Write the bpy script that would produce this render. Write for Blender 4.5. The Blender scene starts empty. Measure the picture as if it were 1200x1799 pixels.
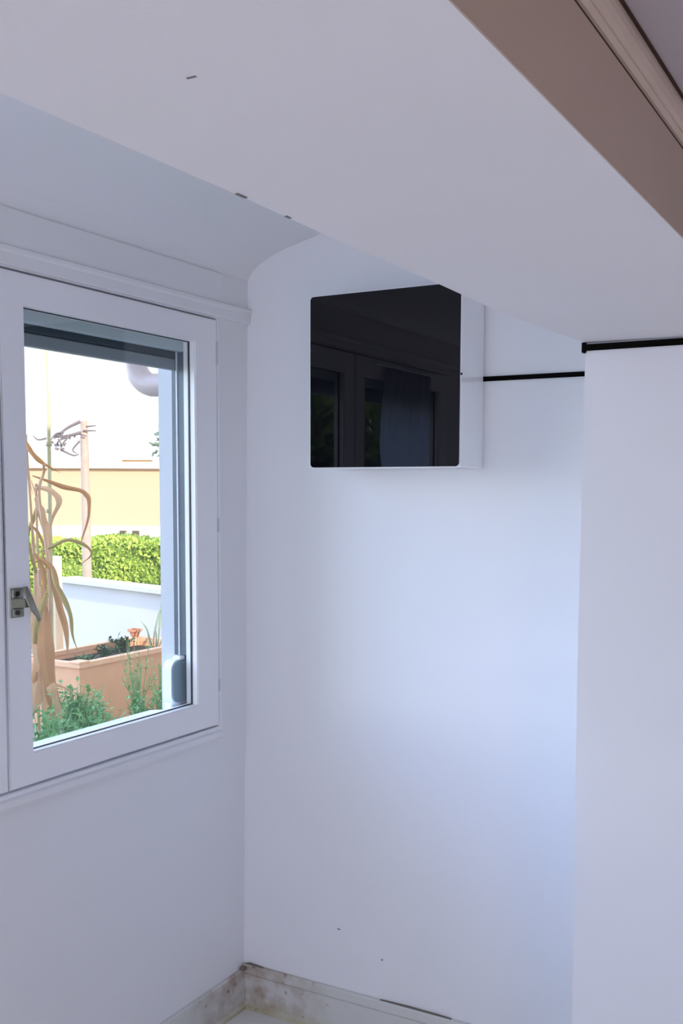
import bpy, bmesh, math, random
from mathutils import Vector, Matrix
R = math.radians
scene = bpy.context.scene
COL = scene.collection

# ------------------------------------------------------------------ camera
cam_data = bpy.data.cameras.new('camera')
cam = bpy.data.objects.new('camera', cam_data)
COL.objects.link(cam)
right = Vector((0.874748, 0.484557, 0.004488)).normalized()
fwd = Vector((-0.482473, 0.871774, -0.085028)).normalized()
up = right.cross(fwd).normalized()
cam.matrix_world = Matrix((
    (right.x, up.x, -fwd.x, 1.9511),
    (right.y, up.y, -fwd.y, -2.7615),
    (right.z, up.z, -fwd.z, 1.7400),
    (0, 0, 0, 1)))
cam_data.sensor_fit = 'VERTICAL'
cam_data.sensor_height = 24.0
cam_data.sensor_width = 24.0
cam_data.lens = 1812.07 / 1799.0 * 24.0
cam_data.shift_x = -34.575 / 1799.0
cam_data.shift_y = 119.884 / 1799.0
cam_data.clip_start = 0.02
cam_data.clip_end = 300
scene.camera = cam

# ------------------------------------------------------------------ sky, sun, large lights, exposure
world = bpy.data.worlds.new('sky')
scene.world = world
world.use_nodes = True
wn = world.node_tree
bg = wn.nodes['Background']
tc = wn.nodes.new('ShaderNodeTexCoord')
sep = wn.nodes.new('ShaderNodeSeparateXYZ')
ramp = wn.nodes.new('ShaderNodeValToRGB')
wn.links.new(tc.outputs['Generated'], sep.inputs[0])
wn.links.new(sep.outputs['Z'], ramp.inputs[0])
bg.inputs[0].default_value = (0.95, 0.97, 1.0, 1)
ramp.color_ramp.elements[0].position = 0.10
ramp.color_ramp.elements[0].color = (1.0, 0.985, 0.96, 1)
ramp.color_ramp.elements[1].position = 0.30
ramp.color_ramp.elements[1].color = (0.42, 0.60, 1.0, 1)
# brighter, bluer sky on the garden side that faces the window
sdot = wn.nodes.new('ShaderNodeVectorMath'); sdot.operation = 'DOT_PRODUCT'
wn.links.new(tc.outputs['Generated'], sdot.inputs[0]); sdot.inputs[1].default_value = (-0.975, -0.14, 0.14)
smap = wn.nodes.new('ShaderNodeMapRange'); smap.interpolation_type = 'SMOOTHSTEP'
wn.links.new(sdot.outputs['Value'], smap.inputs[0])
smap.inputs[1].default_value = 0.58; smap.inputs[2].default_value = 1.0
smap.inputs[3].default_value = 0.0; smap.inputs[4].default_value = 11.8
bg.inputs[1].default_value = 1.25
bg2 = wn.nodes.new('ShaderNodeBackground')
tint = wn.nodes.new('ShaderNodeVectorMath'); tint.operation = 'MULTIPLY'
wn.links.new(ramp.outputs[0], tint.inputs[0]); tint.inputs[1].default_value = (0.72, 0.82, 0.95)
wn.links.new(tint.outputs[0], bg2.inputs[0]); wn.links.new(smap.outputs[0], bg2.inputs[1])
addw = wn.nodes.new('ShaderNodeAddShader')
wn.links.new(bg.outputs[0], addw.inputs[0]); wn.links.new(bg2.outputs[0], addw.inputs[1])
wn.links.new(addw.outputs[0], wn.nodes['World Output'].inputs[0])

sun_d = bpy.data.lights.new('sun', 'SUN')
sun_d.energy = 6.5
sun_d.angle = R(1.2)
sun_d.color = (1.0, 0.93, 0.80)
sun = bpy.data.objects.new('sun', sun_d)
COL.objects.link(sun)
sun.rotation_euler = Vector((-0.80, 0.36, -0.36)).to_track_quat('-Z', 'Y').to_euler()

def area(name, loc, direction, sx, sy, energy, color):
    d = bpy.data.lights.new(name, 'AREA')
    d.shape = 'RECTANGLE'; d.size = sx; d.size_y = sy
    d.energy = energy; d.color = color
    o = bpy.data.objects.new(name, d)
    COL.objects.link(o)
    o.location = loc
    o.rotation_euler = Vector(direction).to_track_quat('-Z', 'Z').to_euler()
    return o
# added bluish fill light, set before the doorway behind the camera
area('doorway_fill', (0.75, -5.05, 1.45), (0, 1, 0.12), 1.1, 1.2, 40, (0.66, 0.76, 1.0))
# added warm fill light at the low opening in the right wall
area('warm_fill_light', (3.58, -3.9, 0.60), (-1, 0.2, 0.3), 1.2, 1.0, 11, (1.0, 0.60, 0.28))

scene.view_settings.view_transform = 'Standard'
scene.view_settings.look = 'None'
scene.view_settings.gamma = 1.0
scene.view_settings.use_curve_mapping = False
scene.view_settings.exposure = 0.0
scene.cycles.use_denoising = True
scene.cycles.max_bounces = 12
scene.cycles.diffuse_bounces = 8
scene.cycles.transparent_max_bounces = 16
scene.cycles.sample_clamp_indirect = 4.0

# ------------------------------------------------------------------ materials
def mat(name, color, rough=0.6, metal=0.0, spec=0.5, noise=None, bump=None, coat=0.0, ior=None, two=None):
    """noise=(scale, colour2, amount); bump=(scale, strength, distance)"""
    m = bpy.data.materials.new(name)
    m.use_nodes = True
    nt = m.node_tree
    b = nt.nodes['Principled BSDF']
    b.inputs['Base Color'].default_value = (*color, 1)
    b.inputs['Roughness'].default_value = rough
    b.inputs['Metallic'].default_value = metal
    b.inputs['Specular IOR Level'].default_value = spec
    b.inputs['Coat Weight'].default_value = coat
    b.inputs['Coat Roughness'].default_value = 0.05
    if ior: b.inputs['IOR'].default_value = ior
    t = nt.nodes.new('ShaderNodeTexCoord')
    if noise:
        n = nt.nodes.new('ShaderNodeTexNoise')
        n.inputs['Scale'].default_value = noise[0]
        n.inputs['Detail'].default_value = 5
        nt.links.new(t.outputs['Object'], n.inputs['Vector'])
        r = nt.nodes.new('ShaderNodeValToRGB')
        r.color_ramp.elements[0].position = 0.5 - noise[2] / 2
        r.color_ramp.elements[1].position = 0.5 + noise[2] / 2
        r.color_ramp.elements[0].color = (*color, 1)
        r.color_ramp.elements[1].color = (*noise[1], 1)
        nt.links.new(n.outputs['Fac'], r.inputs[0])
        nt.links.new(r.outputs[0], b.inputs['Base Color'])
    if bump:
        n2 = nt.nodes.new('ShaderNodeTexNoise')
        n2.inputs['Scale'].default_value = bump[0]
        n2.inputs['Detail'].default_value = 6
        nt.links.new(t.outputs['Object'], n2.inputs['Vector'])
        bp = nt.nodes.new('ShaderNodeBump')
        bp.inputs['Strength'].default_value = bump[1]
        bp.inputs['Distance'].default_value = bump[2]
        nt.links.new(n2.outputs['Fac'], bp.inputs['Height'])
        nt.links.new(bp.outputs[0], b.inputs['Normal'])
    return m

M = {}
M['paint'] = mat('wall_paint', (0.79, 0.79, 0.81), 0.55, noise=(1.3, (0.76, 0.765, 0.775), .5), bump=(2.2, 0.25, 0.01))
M['soffit'] = mat('soffit_paint', (0.80, 0.785, 0.80), 0.6, noise=(2.5, (0.775, 0.76, 0.765), .5), bump=(160, 0.10, 0.002))
M['beige'] = mat('beige_paint', (0.52, 0.40, 0.325), 0.6, noise=(6, (0.49, 0.375, 0.305), .6))
M['cove'] = mat('cove_paint', (0.62, 0.50, 0.42), 0.5, noise=(14, (0.55, 0.44, 0.36), .5))
M['lilac'] = mat('ceiling_paint', (0.50, 0.45, 0.47), 0.6)
M['gap'] = mat('dark_gap', (0.05, 0.025, 0.015), 0.9)
M['floor'] = mat('floor_vinyl', (0.74, 0.71, 0.68), 0.45, noise=(9, (0.66, 0.64, 0.61), .5))
M['upvc'] = mat('white_window_paint', (0.83, 0.83, 0.86), 0.35, noise=(3, (0.84, 0.84, 0.86), .5))
M['seal'] = mat('black_seal', (0.02, 0.025, 0.03), 0.5)
M['slate'] = mat('slate_grey_metal', (0.10, 0.135, 0.17), 0.35, noise=(9, (0.075, 0.10, 0.135), .4))
M['slatel'] = mat('grey_box_board', (0.50, 0.58, 0.61), 0.5)
M['slat'] = mat('shutter_bottom_bar', (0.25, 0.28, 0.31), 0.5)
M['slatdark'] = mat('dark_shutter_slat', (0.045, 0.065, 0.085), 0.5)  # slat colour darkened to carry the dark recess above the bottom bar
M['lip'] = mat('guide_lip', (0.66, 0.70, 0.80), 0.3)
M['exterior'] = mat('white_render', (0.60, 0.62, 0.67), 0.8, bump=(40, .3, .004))
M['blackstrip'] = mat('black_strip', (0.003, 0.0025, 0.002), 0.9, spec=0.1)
M['metal'] = mat('brushed_nickel', (0.34, 0.33, 0.28), 0.38, metal=0.75, noise=(60, (0.26, 0.25, 0.20), .6))
M['neck'] = mat('olive_grey_metal', (0.16, 0.16, 0.11), 0.45, metal=0.6)
M['screw'] = mat('dark_screw', (0.035, 0.035, 0.03), 0.4, metal=0.5)
M['gloss_white'] = mat('gloss_white_lacquer', (0.86, 0.86, 0.88), 0.12, coat=0.6)
M['black_glass'] = mat('black_glass', (0.002, 0.002, 0.004), 0.015, ior=1.42)
M['curtain'] = mat('white_voile', (0.75, 0.79, 0.86), 0.8)
M['hinge'] = mat('hinge_grey', (0.58, 0.56, 0.60), 0.4)
M['pipe'] = mat('pale_grey_plastic_pipe', (0.46, 0.38, 0.38), 0.45)
M['winder'] = mat('shaded_winder_face', (0.20, 0.30, 0.36), 0.4)  # grey carries the shade on the room-facing side
M['winder_rim'] = mat('lit_winder_rim', (0.90, 0.93, 0.95), 0.35)  # white carries the outdoor light falling on the rim
M['soil'] = mat('garden_ground', (0.36, 0.33, 0.27), 0.95, noise=(7, (0.30, 0.31, 0.20), .3), bump=(12, .8, .04))
M['bedsoil'] = mat('planter_soil', (0.06, 0.05, 0.035), 0.95, bump=(30, .8, .02))
M['terracotta'] = mat('terracotta_boards', (0.88, 0.50, 0.31), 0.7, noise=(12, (0.82, 0.44, 0.27), .5), bump=(30, .2, .004))
M['terracotta_rim'] = mat('terracotta_rim', (0.94, 0.57, 0.38), 0.6, noise=(16, (0.86, 0.50, 0.32), .5))
M['clay'] = mat('red_clay', (0.50, 0.22, 0.13), 0.8)
M['lowwall'] = mat('white_garden_wall', (0.58, 0.58, 0.60), 0.8, noise=(2.5, (0.54, 0.54, 0.57), .5))
M['corn'] = mat('dried_corn_leaf', (0.52, 0.26, 0.10), 0.7, noise=(7, (0.38, 0.18, 0.07), .5))
M['corn_pale'] = mat('pale_corn_husk', (0.68, 0.45, 0.29), 0.7, noise=(9, (0.50, 0.28, 0.14), .5))
M['corn_olive'] = mat('olive_corn_leaf', (0.36, 0.28, 0.08), 0.7, noise=(9, (0.28, 0.19, 0.06), .5))
M['corn_stalk'] = mat('corn_stalk', (0.58, 0.36, 0.24), 0.6, noise=(20, (0.46, 0.30, 0.16), .5))
M['cane'] = mat('bamboo_cane', (0.50, 0.47, 0.28), 0.5, noise=(12, (0.42, 0.38, 0.22), .5))
M['stake'] = mat('cream_stake', (0.78, 0.66, 0.48), 0.7, noise=(14, (0.70, 0.58, 0.42), .5))
M['pole'] = mat('weathered_pole', (0.44, 0.31, 0.27), 0.8, noise=(14, (0.50, 0.38, 0.33), .5))
M['twig'] = mat('dead_twig', (0.22, 0.18, 0.20), 0.8)
M['hedge'] = mat('hedge_leaf', (0.58, 0.70, 0.15), 0.5, noise=(3, (0.42, 0.58, 0.11), .5))
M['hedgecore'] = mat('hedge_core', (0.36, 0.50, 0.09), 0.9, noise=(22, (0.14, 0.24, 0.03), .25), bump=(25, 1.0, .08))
M['herb'] = mat('herb_leaf', (0.13, 0.34, 0.13), 0.55, noise=(9, (0.20, 0.42, 0.16), .5))
M['herb_light'] = mat('light_herb_leaf', (0.30, 0.44, 0.18), 0.55, noise=(9, (0.20, 0.36, 0.14), .5))
M['planterleaf'] = mat('planter_leaf', (0.08, 0.17, 0.07), 0.6)
M['leek'] = mat('leek_leaf', (0.24, 0.32, 0.22), 0.5)
M['tree'] = mat('tree_leaf', (0.14, 0.20, 0.15), 0.6)
M['garden_tree'] = mat('garden_tree_leaf', (0.34, 0.46, 0.09), 0.6, noise=(3, (0.16, 0.26, 0.05), .5))
M['bark'] = mat('tree_bark', (0.14, 0.10, 0.07), 0.9)
M['housewall'] = mat('cream_orange_render', (0.62, 0.42, 0.30), 0.85)
M['houseroof'] = mat('pale_roof', (0.80, 0.76, 0.70), 0.8)
M['brown'] = mat('brown_ridge', (0.30, 0.18, 0.08), 0.8)
M['vent'] = mat('dark_vent', (0.10, 0.08, 0.05), 0.8)
M['stonepale'] = mat('pale_stone', (0.62, 0.68, 0.78), 0.8)

# thin window glass: mostly clear, a little mirror
g = bpy.data.materials.new('window_glass'); g.use_nodes = True
nt = g.node_tree; nt.nodes.clear()
out = nt.nodes.new('ShaderNodeOutputMaterial'); mx = nt.nodes.new('ShaderNodeMixShader')
tr = nt.nodes.new('ShaderNodeBsdfTransparent'); gl = nt.nodes.new('ShaderNodeBsdfGlossy')
tr.inputs[0].default_value = (0.97, 0.985, 0.98, 1); gl.inputs['Roughness'].default_value = 0.0
mx.inputs[0].default_value = 0.05
nt.links.new(tr.outputs[0], mx.inputs[1]); nt.links.new(gl.outputs[0], mx.inputs[2]); nt.links.new(mx.outputs[0], out.inputs[0])
M['glass'] = g

cm = M['curtain']; cn = cm.node_tree
tl = cn.nodes.new('ShaderNodeBsdfTranslucent'); tl.inputs[0].default_value = (.78, .82, .9, 1)
cmx = cn.nodes.new('ShaderNodeMixShader'); cmx.inputs[0].default_value = .7
cn.links.new(cn.nodes['Principled BSDF'].outputs[0], cmx.inputs[1]); cn.links.new(tl.outputs[0], cmx.inputs[2])
cn.links.new(cmx.outputs[0], cn.nodes['Material Output'].inputs[0])

# skirting: cream paint with brown damp stains gathered around the corner and along the floor line
def skirting_mat():
    m = mat('stained_skirting_paint', (0.60, 0.60, 0.57), 0.5)
    nt = m.node_tree; b = nt.nodes['Principled BSDF']
    t = nt.nodes.new('ShaderNodeTexCoord')
    def vmath(op, a, bv):
        n = nt.nodes.new('ShaderNodeVectorMath'); n.operation = op
        nt.links.new(a, n.inputs[0]); n.inputs[1].default_value = bv
        return n
    def mrange(a, f0, f1, t0=1.0, t1=0.0):
        n = nt.nodes.new('ShaderNodeMapRange'); nt.links.new(a, n.inputs[0])
        n.inputs[1].default_value = f0; n.inputs[2].default_value = f1
        n.inputs[3].default_value = t0; n.inputs[4].default_value = t1
        return n
    def mul(a, bb):
        n = nt.nodes.new('ShaderNodeMath'); n.operation = 'MULTIPLY'
        nt.links.new(a, n.inputs[0]); nt.links.new(bb, n.inputs[1]); return n
    nz = nt.nodes.new('ShaderNodeTexNoise'); nz.inputs['Scale'].default_value = 16; nz.inputs['Detail'].default_value = 6
    nt.links.new(t.outputs['Object'], nz.inputs['Vector'])
    d = nt.nodes.new('ShaderNodeVectorMath'); d.operation = 'DISTANCE'
    nt.links.new(t.outputs['Object'], d.inputs[0]); d.inputs[1].default_value = (0.0, 0.0, 0.05)
    near = mrange(d.outputs['Value'], 0.02, 0.36)
    blot = mrange(nz.outputs['Fac'], 0.40, 0.62, 0.15, 1.0)
    f1 = mul(near.outputs[0], blot.outputs[0])
    mix = nt.nodes.new('ShaderNodeMix'); mix.data_type = 'RGBA'
    nt.links.new(f1.outputs[0], mix.inputs[0])
    mix.inputs[6].default_value = (0.60, 0.60, 0.57, 1); mix.inputs[7].default_value = (0.30, 0.20, 0.125, 1)
    # yellowish grime low down
    sp = nt.nodes.new('ShaderNodeSeparateXYZ'); nt.links.new(t.outputs['Object'], sp.inputs[0])
    low = mrange(sp.outputs['Z'], 0.0, 0.045)
    nz2 = nt.nodes.new('ShaderNodeTexNoise'); nz2.inputs['Scale'].default_value = 7
    nt.links.new(t.outputs['Object'], nz2.inputs['Vector'])
    b2 = mrange(nz2.outputs['Fac'], 0.4, 0.6, 0.2, 0.9)
    f2 = mul(low.outputs[0], b2.outputs[0])
    mix2 = nt.nodes.new('ShaderNodeMix'); mix2.data_type = 'RGBA'
    nt.links.new(f2.outputs[0], mix2.inputs[0])
    nt.links.new(mix.outputs[2], mix2.inputs[6]); mix2.inputs[7].default_value = (0.46, 0.44, 0.28, 1)
    # small dark brown spots
    vo = nt.nodes.new('ShaderNodeTexNoise'); vo.inputs['Scale'].default_value = 38; vo.inputs['Detail'].default_value = 2
    nt.links.new(t.outputs['Object'], vo.inputs['Vector'])
    sp2 = mrange(vo.outputs['Fac'], 0.68, 0.74, 0.0, 0.8)
    f3 = mul(sp2.outputs[0], mrange(d.outputs['Value'], 0.08, 0.42).outputs[0])
    mix3 = nt.nodes.new('ShaderNodeMix'); mix3.data_type = 'RGBA'
    nt.links.new(f3.outputs[0], mix3.inputs[0])
    nt.links.new(mix2.outputs[2], mix3.inputs[6]); mix3.inputs[7].default_value = (0.13, 0.09, 0.06, 1)
    nt.links.new(mix3.outputs[2], b.inputs['Base Color'])
    return m
M['skirting'] = skirting_mat()

# ------------------------------------------------------------------ mesh helpers
def link(name, bm, material, parent=None, smooth=False, recalc=True):
    me = bpy.data.meshes.new(name)
    if recalc: bmesh.ops.recalc_face_normals(bm, faces=bm.faces)
    bm.to_mesh(me); bm.free()
    me.materials.append(material)
    if smooth:
        for p in me.polygons: p.use_smooth = True
    o = bpy.data.objects.new(name, me)
    COL.objects.link(o)
    if parent:
        o.parent = parent
        o.matrix_parent_inverse = Matrix.Translation(-parent.location) if parent.type == 'EMPTY' else Matrix()
    return o

def tag(o, label=None, cat=None, group=None, kind=None):
    if label: o['label'] = label
    if cat: o['category'] = cat
    if group: o['group'] = group
    if kind: o['kind'] = kind
    return o

def empty(name, loc, label=None, cat=None, group=None, kind=None):
    o = bpy.data.objects.new(name, None)
    o.location = loc; o.empty_display_size = 0.05
    COL.objects.link(o)
    return tag(o, label, cat, group, kind)

def box(bm, a, b, bevel=0.0):
    """axis-aligned box between corners a and b"""
    vs = [bm.verts.new((x, y, z)) for x in (a[0], b[0]) for y in (a[1], b[1]) for z in (a[2], b[2])]
    f = [(0, 1, 3, 2), (4, 6, 7, 5), (0, 4, 5, 1), (2, 3, 7, 6), (0, 2, 6, 4), (1, 5, 7, 3)]
    fs = [bm.faces.new([vs[i] for i in q]) for q in f]
    if bevel:
        es = list({e for q in fs for e in q.edges})
        bmesh.ops.bevel(bm, geom=es, offset=bevel, segments=2, affect='EDGES', profile=0.5)
    return vs

def boxobj(name, a, b, material, parent=None, bevel=0.0):
    bm = bmesh.new(); box(bm, a, b, bevel)
    return link(name, bm, material, parent)

def prism(bm, pts, offset):
    """closed outline pts (3D) extruded by offset"""
    off = Vector(offset)
    v0 = [bm.verts.new(p) for p in pts]
    v1 = [bm.verts.new(Vector(p) + off) for p in pts]
    n = len(pts)
    bm.faces.new(v0[::-1]); bm.faces.new(v1)
    for i in range(n):
        bm.faces.new([v0[i], v0[(i + 1) % n], v1[(i + 1) % n], v1[i]])

def smooth_path(pts, n=6):
    pts = [Vector(p) for p in pts]
    if len(pts) < 3: 
        return [pts[0].lerp(pts[-1], i / n) for i in range(n + 1)]
    P = [pts[0] * 2 - pts[1]] + pts + [pts[-1] * 2 - pts[-2]]
    out = []
    for i in range(1, len(P) - 2):
        p0, p1, p2, p3 = P[i - 1], P[i], P[i + 1], P[i + 2]
        for k in range(n):
            t = k / n
            out.append(0.5 * ((2 * p1) + (p2 - p0) * t + (2 * p0 - 5 * p1 + 4 * p2 - p3) * t * t + (3 * p1 - p0 - 3 * p2 + p3) * t ** 3))
    out.append(P[-2])
    return out

def tube(bm, pts, radii, seg=10, cap=True):
    pts = [Vector(p) for p in pts]
    rings = []
    ref = None
    for i, p in enumerate(pts):
        d = (pts[min(i + 1, len(pts) - 1)] - pts[max(i - 1, 0)]).normalized()
        if ref is None:
            ref = Vector((0, 0, 1)) if abs(d.z) < 0.9 else Vector((1, 0, 0))
        a = d.cross(ref).normalized(); b = a.cross(d).normalized(); ref = b
        r = radii[i] if hasattr(radii, '__len__') else radii
        rings.append([bm.verts.new(p + (a * math.cos(2 * math.pi * k / seg) + b * math.sin(2 * math.pi * k / seg)) * r) for k in range(seg)])
    for i in range(len(rings) - 1):
        for k in range(seg):
            bm.faces.new([rings[i][k], rings[i][(k + 1) % seg], rings[i + 1][(k + 1) % seg], rings[i + 1][k]])
    if cap:
        bm.faces.new(rings[0][::-1]); bm.faces.new(rings[-1])

def leaf_ribbon(bm, pts, width, normal, thick=0.0015, fold=0.25, twist=0.0, taper=(0.25, 0.05)):
    """a folded leaf blade with real thickness: V cross-section along a smooth path"""
    path = smooth_path(pts, 6)
    n = len(path)
    rows = []
    for i, p in enumerate(path):
        t = i / (n - 1)
        d = (path[min(i + 1, n - 1)] - path[max(i - 1, 0)]).normalized()
        nn = Vector(normal)
        side = d.cross(nn)
        if side.length < 1e-4: side = Vector((1, 0, 0))
        side.normalize()
        nn = side.cross(d).normalized()
        a = twist * t
        side, nn = side * math.cos(a) + nn * math.sin(a), nn * math.cos(a) - side * math.sin(a)
        w = width * (taper[0] + (1 - taper[0]) * min(1, t / 0.25)) * (1 if t < 0.45 else max(taper[1], 1 - ((t - 0.45) / 0.55) ** 1.6))
        w *= 1 + 0.12 * math.sin(17 * t + width * 900)
        h = w * fold
        rows.append([bm.verts.new(p - side * w / 2 + nn * h), bm.verts.new(p), bm.verts.new(p + side * w / 2 + nn * h),
                     bm.verts.new(p + side * w / 2 + nn * (h - thick)), bm.verts.new(p - nn * thick * 1.6), bm.verts.new(p - side * w / 2 + nn * (h - thick))])
    for i in range(n - 1):
        for k in range(6):
            bm.faces.new([rows[i][k], rows[i][(k + 1) % 6], rows[i + 1][(k + 1) % 6], rows[i + 1][k]])
    bm.faces.new(rows[0][::-1]); bm.faces.new(rows[-1])

def small_leaf(bm, c, direction, normal, length, width):
    d = Vector(direction).normalized()
    s = d.cross(Vector(normal))
    if s.length < 1e-3: s = d.orthogonal()
    s.normalize(); n = s.cross(d)
    c = Vector(c)
    a = bm.verts.new(c); b = bm.verts.new(c + d * length * .5 + s * width / 2 + n * width * .15)
    e = bm.verts.new(c + d * length); f = bm.verts.new(c + d * length * .5 - s * width / 2 + n * width * .15)
    m = bm.verts.new(c + d * length * .5 - n * width * .06)
    bm.faces.new([a, b, m]); bm.faces.new([b, e, m]); bm.faces.new([e, f, m]); bm.faces.new([f, a, m])

# ================================================================== THE ROOM
def wx(z):                       # the window wall leans a little
    return -0.0265 + 0.0127 * z
YB, YF = 0.0, -5.2               # back wall, wall behind the camera
XR = 3.6
ZT = 2.95

# --- window wall: inner leaf with the rebate for the frame, outer leaf with the smaller masonry opening
def wall_with_holes(bm, xin, xout, holes, y0, y1, z0, z1):
    """slab between x=xin(z) and x=xout with rectangular holes (ya,yb,za,zb)"""
    ys = sorted({y0, y1} | {h[0] for h in holes} | {h[1] for h in holes})
    zs = sorted({z0, z1} | {h[2] for h in holes} | {h[3] for h in holes})
    def hole(i, j):
        ym, zm = (ys[i] + ys[i + 1]) / 2, (zs[j] + zs[j + 1]) / 2
        return any(h[0] < ym < h[1] and h[2] < zm < h[3] for h in holes)
    V = {}
    def v(i, j, s):
        if (i, j, s) not in V:
            V[(i, j, s)] = bm.verts.new((xin(zs[j]) if s == 0 else xout, ys[i], zs[j]))
        return V[(i, j, s)]
    ny, nz = len(ys) - 1, len(zs) - 1
    solid = lambda i, j: 0 <= i < ny and 0 <= j < nz and not hole(i, j)
    for i in range(ny):
        for j in range(nz):
            if hole(i, j): continue
            bm.faces.new([v(i, j, 0), v(i + 1, j, 0), v(i + 1, j + 1, 0), v(i, j + 1, 0)])
            bm.faces.new([v(i, j, 1), v(i, j + 1, 1), v(i + 1, j + 1, 1), v(i + 1, j, 1)])
            for (di, dj, a, b) in ((-1, 0, (i, j), (i, j + 1)), (1, 0, (i + 1, j), (i + 1, j + 1)), (0, -1, (i, j), (i + 1, j)), (0, 1, (i, j + 1), (i + 1, j + 1))):
                if not solid(i + di, j + dj):
                    bm.faces.new([v(*a, 0), v(*b, 0), v(*b, 1), v(*a, 1)])

WIN = (-1.885, -0.150, 0.965, 2.300)       # inner rebate y0,y1,z0,z1
bm = bmesh.new()
wall_with_holes(bm, wx, -0.068, [WIN], YF, YB + .25, 0, ZT)
tag(link('wall_left', bm, M['paint']), kind='structure')
bm = bmesh.new()
wall_with_holes(bm, lambda z: -0.0685, -0.138, [(-1.78, -0.272, 1.045, 2.35)], YF, YB + 1.2, 0, ZT)
tag(link('wall_left_outer', bm, M['exterior']), kind='structure')

# --- back wall with soft bulges near the pier
bm = bmesh.new()
nx, nzz = 60, 110
grid = []
for i in range(nx + 1):
    row = []
    for j in range(nzz + 1):
        x = -0.066 + 1.50 * i / nx; z = ZT * j / nzz
        bul = 0.006 * math.exp(-((z - 1.52) / .035) ** 2) * max(0, (x - .75) / .4) if x < 1.3 else 0
        bul += 0.007 * math.exp(-((z - 1.27 - .10 * (x - 1.0)) / .03) ** 2) * max(0, (x - .72) / .4) if x < 1.3 else 0
        row.append(bm.verts.new((x, -bul, z)))
    grid.append(row)
for i in range(nx):
    for j in range(nzz):
        bm.faces.new([grid[i][j], grid[i + 1][j], grid[i + 1][j + 1], grid[i][j + 1]])
bk = link('wall_back', bm, M['paint'], smooth=True)
tag(bk, kind='structure')
tag(boxobj('wall_back_masonry', (-0.138, 0.003, 0), (XR + .1, 0.25, ZT), M['paint']), kind='structure')

# --- pier: the wall stands forward here, under and beside the beam
bm = bmesh.new()
prism(bm, [(1.262, -0.001, 0), (1.262, -0.480, 0), (XR, -0.480, 0), (XR, -0.001, 0)], (0, 0, 0.5))
bm2 = bmesh.new()
zs_ = [(0, 1.262), (0.5, 1.2605), (1.4, 1.2545), (2.072, 1.2565)]
rings = []
for z, xl in zs_:
    rings.append([bm2.verts.new(p) for p in ((xl, 0.0, z), (xl, -0.48, z), (XR, -0.48, z), (XR, 0.0, z))])
for a, b in zip(rings, rings[1:]):
    for k in range(4):
        bm2.faces.new([a[k], a[(k + 1) % 4], b[(k + 1) % 4], b[k]])
bm2.faces.new(rings[0][::-1]); bm2.faces.new(rings[-1])
bm.free()
tag(link('wall_pier', bm2, M['paint']), kind='structure')

# --- other walls, floor
bm = bmesh.new()
box(bm, (-0.138, YF - .12, 0), (0.2, YF, ZT)); box(bm, (1.7, YF - .12, 0), (XR + .1, YF, ZT)); box(bm, (0.2, YF - .12, 2.1), (1.7, YF, ZT))
tag(link('wall_front', bm, M['paint']), kind='structure')
bm = bmesh.new()
box(bm, (XR, YF, 0), (XR + .12, -4.5, ZT)); box(bm, (XR, -3.3, 0), (XR + .12, 0, ZT)); box(bm, (XR, -4.5, 0), (XR + .12, -3.3, .1)); box(bm, (XR, -4.5, 0.95), (XR + .12, -3.3, ZT))  # low opening added only to go with the warm fill light
tag(link('wall_right', bm, M['paint']), kind='structure')
tag(boxobj('floor', (-0.066, YF, -0.1), (XR, 0, 0.0), M['floor']), kind='structure')
bm = bmesh.new()
box(bm, (0.2, YF - 1.4, -.1), (1.7, YF - .12, 0)); box(bm, (0.1, YF - 1.5, 0), (1.8, YF - 1.4, 2.3)); box(bm, (0.1, YF - 1.4, 0), (0.2, YF - .12, 2.3)); box(bm, (1.7, YF - 1.4, 0), (1.8, YF - .12, 2.3)); box(bm, (0.1, YF - 1.5, 2.3), (1.8, YF - .12, 2.4))
tag(link('wall_hallway', bm, M['paint']), kind='structure')

# --- ceilings: lean-to slope between the window wall and the beam; lower flat ceiling on the room side
bm = bmesh.new()
cvs = []
for k in range(15):
    t = k / 14
    p0, p1, p2 = (wx(2.40) - .001, 2.395), (.006, 2.455), (.15, 2.459 + .24 * .15)
    cvs.append(((1 - t) ** 2 * p0[0] + 2 * t * (1 - t) * p1[0] + t * t * p2[0], (1 - t) ** 2 * p0[1] + 2 * t * (1 - t) * p1[1] + t * t * p2[1]))
prism(bm, [(x, YF, z) for x, z in cvs] + [(1.30, YF, 2.459 + .24 * 1.30), (1.30, YF, ZT + .05), (-0.14, YF, ZT + .05), (-0.14, YF, 2.395)], (0, -YF + .25, 0))
tag(link('ceiling_alcove', bm, M['paint'], smooth=False), kind='structure')
tag(boxobj('ceiling', (1.645, YF, 2.2180), (XR, 0, ZT + .05), M['lilac']), kind='structure')

# --- beam: soffit and sides in white, boarded fascia in beige on the room side
far = [(YF, 2.070), (-1.786, 2.070), (-1.60, 2.067), (-1.26, 2.066), (-1.02, 2.063), (-.744, 2.065), (-.507, 2.074), (-0.25, 2.072), (0.0, 2.072)]
bm = bmesh.new()
rings = []
for y, zf in far:
    rings.append([bm.verts.new(p) for p in ((1.256, y, zf), (1.650, y, 2.070), (1.650, y, 2.9), (1.256, y, 2.9))])
for a, b in zip(rings, rings[1:]):
    for k in range(4):
        bm.faces.new([a[k], a[(k + 1) % 4], b[(k + 1) % 4], b[k]])
bm.faces.new(rings[0][::-1]); bm.faces.new(rings[-1])
tag(link('ceiling_beam', bm, M['soffit']), kind='structure')
tag(boxobj('trim_1', (1.6495, YF, 2.0702), (1.6515, -0.4795, 2.176), M['beige']), kind='structure')
tag(boxobj('trim_2', (1.6495, YF, 2.1755), (1.6505, -0.4795, 2.181), M['gap']), kind='structure')
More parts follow.
